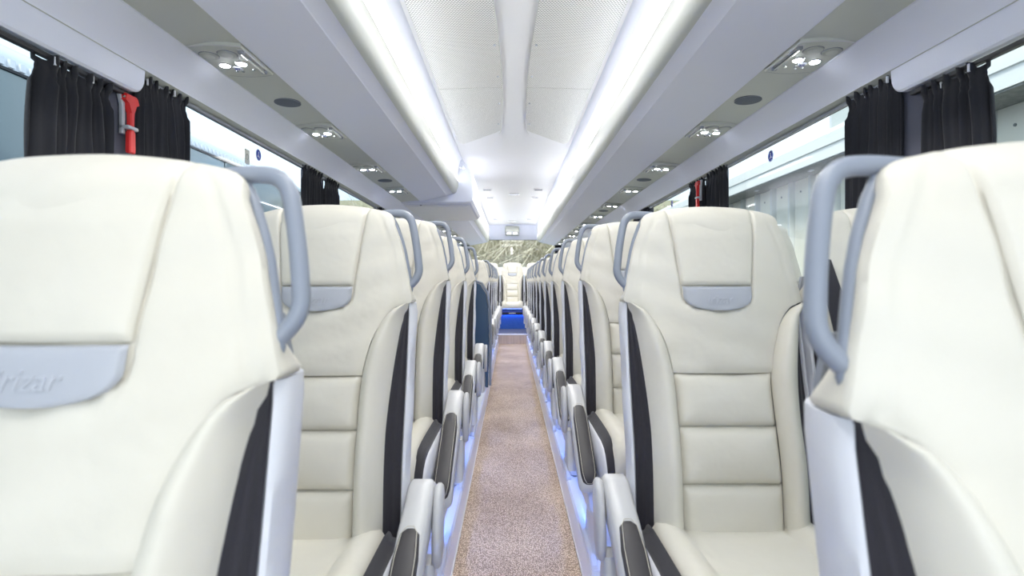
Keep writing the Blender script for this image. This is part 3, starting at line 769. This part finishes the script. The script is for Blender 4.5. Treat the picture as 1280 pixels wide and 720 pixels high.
    # ---- legs
    if aisle:
        for yy in (-.40,):
            poly = [(-.252, -.155), (-.160, -.155), (-.165, -.30), (-.160, -ZC+.025), (-.150, -ZC+.001), (-.238, -ZC+.001), (-.232, -ZC+.03), (-.226, -.26), (-.232, -.24), (-.250, -.215)]
            B(MB().prism([(x, z+Z) for x, z in poly], yy, yy+.20, 'y', .008), 'pedestal', 'legwhite', angle=30)
            poly = [(yy-.06, .001), (yy-.055, .018), (yy, .026), (yy+.22, .026), (yy+.30, .018), (yy+.31, .001)]
            B(MB().prism(poly, -.246, -.225, 'x', .004), 'foot_rail', 'legwhite', angle=30)
    B(MB().prism([(-.46, Z-.165), (-.05, Z-.165), (-.05, Z-.20), (-.46, Z-.20)], -.10, .20, 'x', .004), 'cross_beam', 'backshell')
    B(MB().box(.13, .18, -.36, -.14, .001, Z-.20, .006), 'wall_side_leg', 'backshell')
    # ---- grab handle
    if aisle:
        ctrl = [(-.135, .735), (-.165, .737), (-.190, .734), (-.205, .720), (-.213, .695), (-.222, .650), (-.2275, .612), (-.2290, .592), (-.224, .576), (-.214, .563), (-.203, .553)]
        # refine (Catmull-Rom)
        P = [ctrl[0]]+ctrl+[ctrl[-1]]; pts = []
        for i in range(1, len(P)-2):
            for k in range(4):
                tt = k/4; p0, p1, p2, p3 = [Vector(q) for q in P[i-1:i+3]]
                q = .5*((2*p1)+(-p0+p2)*tt+(2*p0-5*p1+4*p2-p3)*tt*tt+(-p0+3*p1-3*p2+p3)*tt**3); pts.append((q.x, q.y))
        pts.append(ctrl[-1])
        h = B(MB().tube([(x, base(z)+.050, z+Z) for x, z in pts], .0098, 12), 'grab_handle', 'handle', angle=60)
        zz = [.724-.0093*i for i in range(20)]
        strip = [(-(o_w(z)-.001), base(z)+.050, z+Z) for z in zz]+[(-(o_w(.54)-.003), base(.54)+.052, .538+Z)]
        B(MB().tube(strip, [.0075]*(len(strip)-2)+[.006, .003], 8), 'mounting_strip', 'handle', h, angle=60)
    # ---- armrest
    if aisle:
        Z = ZC-.02
        X = -.250
        top = [(.01, .120), (-.01, .133), (-.04, .130), (-.16, .080), (-.30, .0), (-.42, -.075), (-.445, -.105), (-.44, -.125), (-.40, -.125), (-.28, -.06), (-.16, .005), (-.03, .055), (.01, .075)]
        ar = B(MB().prism([(y, z+Z) for y, z in top], X-.030, X+.028, 'x', .008), 'armrest', 'shell', angle=50)
        # pad along the slope
        L = [(-.155, .082), (-.17, .078), (-.22, .051), (-.28, .016), (-.34, -.020), (-.39, -.052), (-.425, -.075), (-.437, -.092), (-.440, -.105)]
        rr = []
        for i, (y, z) in enumerate(L):
            k = min(1, [.35, .75, 1, 1, 1, 1, .97, .75, .35][i]); n_ = Vector((0, -.5, .866)); 
            ring = []
            for a in range(9):
                q = math.pi*a/8; ring.append((X+.026*k*math.cos(q), y-.5*(.010*k*math.sin(q)**.6), z+Z+.866*(.010*k*math.sin(q)**.6)))
            ring += [(X-.024*k, y+.004, z+Z-.008), (X+.024*k, y+.004, z+Z-.008)]
            rr.append(ring)
        pd = B(MB().loft(rr), 'armrest_pad', 'armpad', ar, angle=60)
        loop = []
        for (y, z), k in zip(L, [.35, .75, 1, 1, 1, 1, .97, .75, .35]): loop.append((X+.020*k, y-.0045, z+Z+.0085))
        lb = [(2*X-p[0], p[1], p[2]) for p in loop[::-1]]
        B(MB().tube(loop+lb+[loop[0]], .0009, 4), 'stitching', 'stitch', pd)
        B(MB().prism([(y, z+Z) for y, z in [(.005, .10), (-.01, .125), (-.04, .128), (-.065, .10), (-.085, .05), (-.09, -.01), (-.075, -.04), (-.05, -.045), (-.02, -.02), (.0, .04)]], X-.050, X-.031, 'x', .006), 'pivot_cover', 'shell', angle=50)
        B(MB().prism([(y, z+Z) for y, z in [(-.03, -.03), (-.08, -.03), (-.10, -.10), (-.13, -.165), (-.03, -.165), (-.01, -.10)]], X-.035, X-.004, 'x', .006), 'arm_bracket', 'shell', angle=50)
    Z = ZC
    if belt:
        st = [(-.19, -.02, .62), (-.175, -.005, .575), (-.15, -.012, .50), (-.15, .02, .46)]
        rr = [[(x-.020, y, z+Z), (x+.020, y-.002, z+Z), (x+.020, y+.001, z+Z), (x-.020, y+.003, z+Z)] for x, y, z in [(-.175, .05, .63), (-.185, .015, .60), (-.180, -.012, .54), (-.168, -.028, .45), (-.150, -.06, .30)]]
        B(MB().loft(rr), 'seat_belt', 'gusset')
    return t

protoR = build_seat(False, True); protoL = build_seat(True, True)
winP = build_seat(False, False); winB = build_seat(False, False, belt=True)
rearP = build_seat(False, False, rear=True)
used = set()
def place(proto, x, y, z, label, group):
    o = proto if id(proto) not in used else copy_tree(proto)
    used.add(id(proto)); o.location = (x, y, z); tag(o, label, 'seat', group); return o
def plat(y): return 0.0 if y < .9 else (.05 if y < 1.68 else .105)
RX, WX = .474, .9215
right_y = [.415, 1.315, 2.16, 2.93, 3.73]+[3.73+.785*i for i in range(1, 8)]
left_y = [.525, 1.28, 2.04, 2.81, 3.58, 5.95, 6.74, 7.53, 8.32, 9.11]
def desc(i, sn, aisle, n):
    if aisle:
        if i == 0: return 'cream leather aisle seat nearest the camera on the %s, cropped by the frame' % sn
        if i == 1: return 'cream leather aisle seat fully seen in the second row on the %s' % sn
        return 'cream leather aisle seat, %s row from the front on the %s' % (ORD[i], sn)
    return 'cream leather window seat, %s row from the front on the %s, beside aisle seat' % (ORD[i], sn)
for i, y in enumerate(right_y):
    place(protoR, RX, y, plat(y)-(.013 if i == 0 else 0), desc(i, 'right', True, 0), 'aisle seats on the right')
    place(winB if i == 1 else winP, WX, y, plat(y), desc(i, 'right', False, 0), 'window seats on the right')
for i, y in enumerate(left_y):
    place(protoL, -RX, y, plat(y), desc(i, 'left', True, 0), 'aisle seats on the left')
    place(winP, -WX, y, plat(y), desc(i, 'left', False, 0), 'window seats on the left')
for k, x in enumerate((0, -.452, .452, -.905, .905)):
    nm = ['middle of the back row facing down the aisle', 'left of the middle one in the back row', 'right of the middle one in the back row', 'leftmost in the back row', 'rightmost in the back row'][k]
    place(rearP, x, 10.40, .222, 'cream leather rear seat, '+nm, 'rear bench seats')

# modesty panel at the middle door
mp = empty('modesty_panel', (0, 0, 0)); tag(mp, 'slate blue partition panel behind the fifth left row at the stairwell', 'partition')
pp = [(-1.10, .105), (-.215, .105), (-.208, .5), (-.212, .75), (-.235, .90), (-.28, .975), (-.34, 1.0), (-1.10, 1.0)]
MB().prism(pp, 4.66, 4.70, 'y', .008).build('panel', 'modesty', mp)
MB().tube([(-1.10, 4.68, 1.012), (-.34, 4.68, 1.012), (-.27, 4.68, .985), (-.222, 4.68, .905), (-.198, 4.68, .75), (-.194, 4.68, .5), (-.200, 4.68, .12)], .012, 8).build('edge_tube', 'handle', mp)

# ================================================================== OUTSIDE
# right: corrugated shed
sh = empty('corrugated_shed', (2.94, 0, -1.2)); tag(sh, 'pale corrugated metal shed outside the right windows', 'building')
panel_me = None; rib_me = None
MB().box(.03, .10, -8, 15.5, 0, 3.4).build('backing_wall', 'clad', sh, smooth=False)
for i in range(53):
    y = -6+.4*i
    if panel_me is None:
        panel_me = MB().prism([(.03, -.17), (.0, -.16), (.0, .16), (.03, .17)], 0, 3.3, 'z').mesh('cladding_panel', M['clad'], False)
        rib_me = MB().prism([(.03, -.035), (-.045, -.018), (-.045, .018), (.03, .035)], 0, 3.3, 'z').mesh('cladding_rib', M['fascia'], False)
        bolt_me = MB().tube([(.0, 0, 3.12), (-.006, 0, 3.12)], .010, 8).mesh('fixing_bolt', M['soffit'])
    for nm, me, dy in (('cladding_panel', panel_me, 0), ('cladding_rib', rib_me, .2), ('fixing_bolt', bolt_me, .04)):
        o = bpy.data.objects.new(nm, me); COL.objects.link(o); o.parent = sh; o.location = (0, y+dy, 0)
fa = empty('fascia_beam', (0, 0, 0)); tag(fa, 'pale painted fascia beam running above the corrugated cladding', 'beam')
fa.location = (2.66, 0, 2.05)
MB().prism([(0, 0), (0, .10), (-.012, .105), (-.012, .20), (.01, .24), (.35, .24), (.35, .01)], -8, 15.5, 'y').build('fascia_face', 'fascia', fa, smooth=False)
MB().box(.01, .27, -8, 15.5, -.012, .0).build('soffit_board', 'soffit', fa, smooth=False)
for i in range(12):
    MB().box(.10, .13, -4+1.9*i*.6, -3.94+1.9*i*.6, -.02, -.012).build('soffit_clip', 'legwhite', fa)
vb = empty('roof_vent_box', (2.80, 4.62, 2.29)); tag(vb, 'grey box panel standing on the fascia outside the right window', 'box')
MB().box(0, .3, -.28, .28, 0, .27, .01).build('box_body', 'shell', vb); MB().box(-.006, .0, -.23, .23, .04, .23).build('front_panel', 'bull', vb)

# left: neighbouring coach
nc = empty('parked_coach', (-2.62, 0, -1.2)); tag(nc, 'parked coach with teal tinted glass side outside the left windows', 'coach')
MB().box(-2.4, 0, -7, 13, .35, 1.4).build('lower_body', 'coachwhite', nc, smooth=False)
yy = -7
for k in range(10):
    MB().box(-.03, .004, yy+.01, yy+1.99, 1.4, 3.285, .004).build('side_glass', 'gloss', nc); yy += 2
MB().box(-2.4, -.03, -7, 13, 1.4, 3.28).build('inner_body', 'gloss', nc, smooth=False)
MB().box(-.02, .012, -7, 13, 3.285, 3.30).build('trim_line', 'dark', nc, smooth=False)
rr = []
for y in (-7, 13):
    rr.append([(x, y, z) for x, z in [(.0, 3.30), (-.02, 3.34), (-.08, 3.39), (-.2, 3.42), (-1.2, 3.45), (-2.2, 3.42), (-2.4, 3.3)]])
MB().loft(rr).build('roof', 'gloss', nc)
rr = []
for y, k in ((-4, .9), (-3.8, 1), (5.2, 1), (5.55, .97), (5.7, .8)):
    rr.append([(x*1.0, y, 3.30+z*k) for x, z in [(.01, 0), (.0, .05), (-.06, .14), (-.2, .20), (-.6, .24), (-1.8, .24), (-2.2, .18), (-2.3, 0)]])
MB().loft(rr).build('roof_pod', 'coachwhite', nc)
mb = MB()
for i in range(150): 
    y = -3.9+i*.063; mb.box(.006, .020, y, y+.032, 3.305, 3.345)
gr = mb.build('pod_grille', 'vinylwhite', nc, smooth=False); gr['kind'] = 'stuff'
for y, z in ((2.6, 3.12), (3.1, 3.10), (4.5, 3.08), (5.0, 3.06)):
    MB().box(.004, .008, y, y+.08, z, z+.02).build('glass_clip', 'vinylwhite', nc)
wh = [(-.02, y) for y in (-4, 9)]
for y in (-4.5, 8.5):
    for x in (-.28, -2.15): MB().tube([(x, y, .5), (x+.27, y, .5)], .5, 24).build('wheel', 'dark', nc)

# rear: hedge and white van
hd = empty('hedge', (0, 17.5, -1.2)); tag(hd, 'tangled bare green brown hedge behind the rear window', 'hedge')
rnd = random.Random(3)
MB().box(-9, 9, 1.5, 2.0, 0, 5.0).build('inner_thicket', 'leaf', hd, smooth=False)['kind'] = 'stuff'
mb = MB()
for i in range(2600):
    x = rnd.uniform(-5, 5); y = rnd.uniform(-.6, 1.4); z = rnd.uniform(.5, 4.2); a = rnd.uniform(-1.2, 1.2); L = rnd.uniform(.4, 1.5)
    p = Vector((x, y, z)); d = Vector((math.sin(a), rnd.uniform(-.3, .3), math.cos(a))).normalized(); q = p+d*L*.5+Vector((rnd.uniform(-.1, .1), 0, 0)); e = p+d*L
    mb.tube([p, q, e], [.020, .014, .005], 3, cap=False)
o = mb.build('twigs', 'twig', hd, smooth=False); o['kind'] = 'stuff'
mb = MB()
for i in range(6000):
    x = rnd.uniform(-5, 5); y = rnd.uniform(-.5, 1.5); z = rnd.uniform(.3, 4.8); s = rnd.uniform(.02, .05); a = rnd.uniform(0, 6.28)
    dx, dz = s*math.cos(a), s*math.sin(a); mb.add([(x-dx, y, z-dz), (x+dz*.5, y+s*.4, z-dx*.5), (x+dx, y, z+dz), (x-dz*.5, y-s*.4, z+dx*.5)], [(0, 1, 2, 3)])
o = mb.build('leaves', 'leaf', hd, smooth=False); o['kind'] = 'stuff'
vn = empty('white_van', (-.3, 13.4, -1.2)); tag(vn, 'white van parked behind the coach under the hedge', 'van')
rr = []
for x, k in ((-2.3, .86), (-2.2, .96), (-1.9, 1), (1.0, 1), (1.5, .97), (2.0, .62), (2.7, .5), (2.8, .35)):
    top_ = .35+2.22*k
    rr.append([(x, y, z) for y, z in [(0, .35), (0, 1.3*min(1, k+.1)), (.06, top_-.12), (.16, top_-.02), (.9, top_), (1.74, top_-.02), (1.84, top_-.12), (1.9, 1.3*min(1, k+.1)), (1.9, .35)]])
MB().loft(rr).build('body', 'vanwhite', vn, angle=50)
MB().box(-1.6, .6, -.012, .01, 1.45, 2.0, .005).build('side_window', 'dark', vn)
for x in (-1.5, 1.6): MB().tube([(x, -.02, .35), (x, .25, .35)], .35, 24).build('wheel', 'dark', vn)
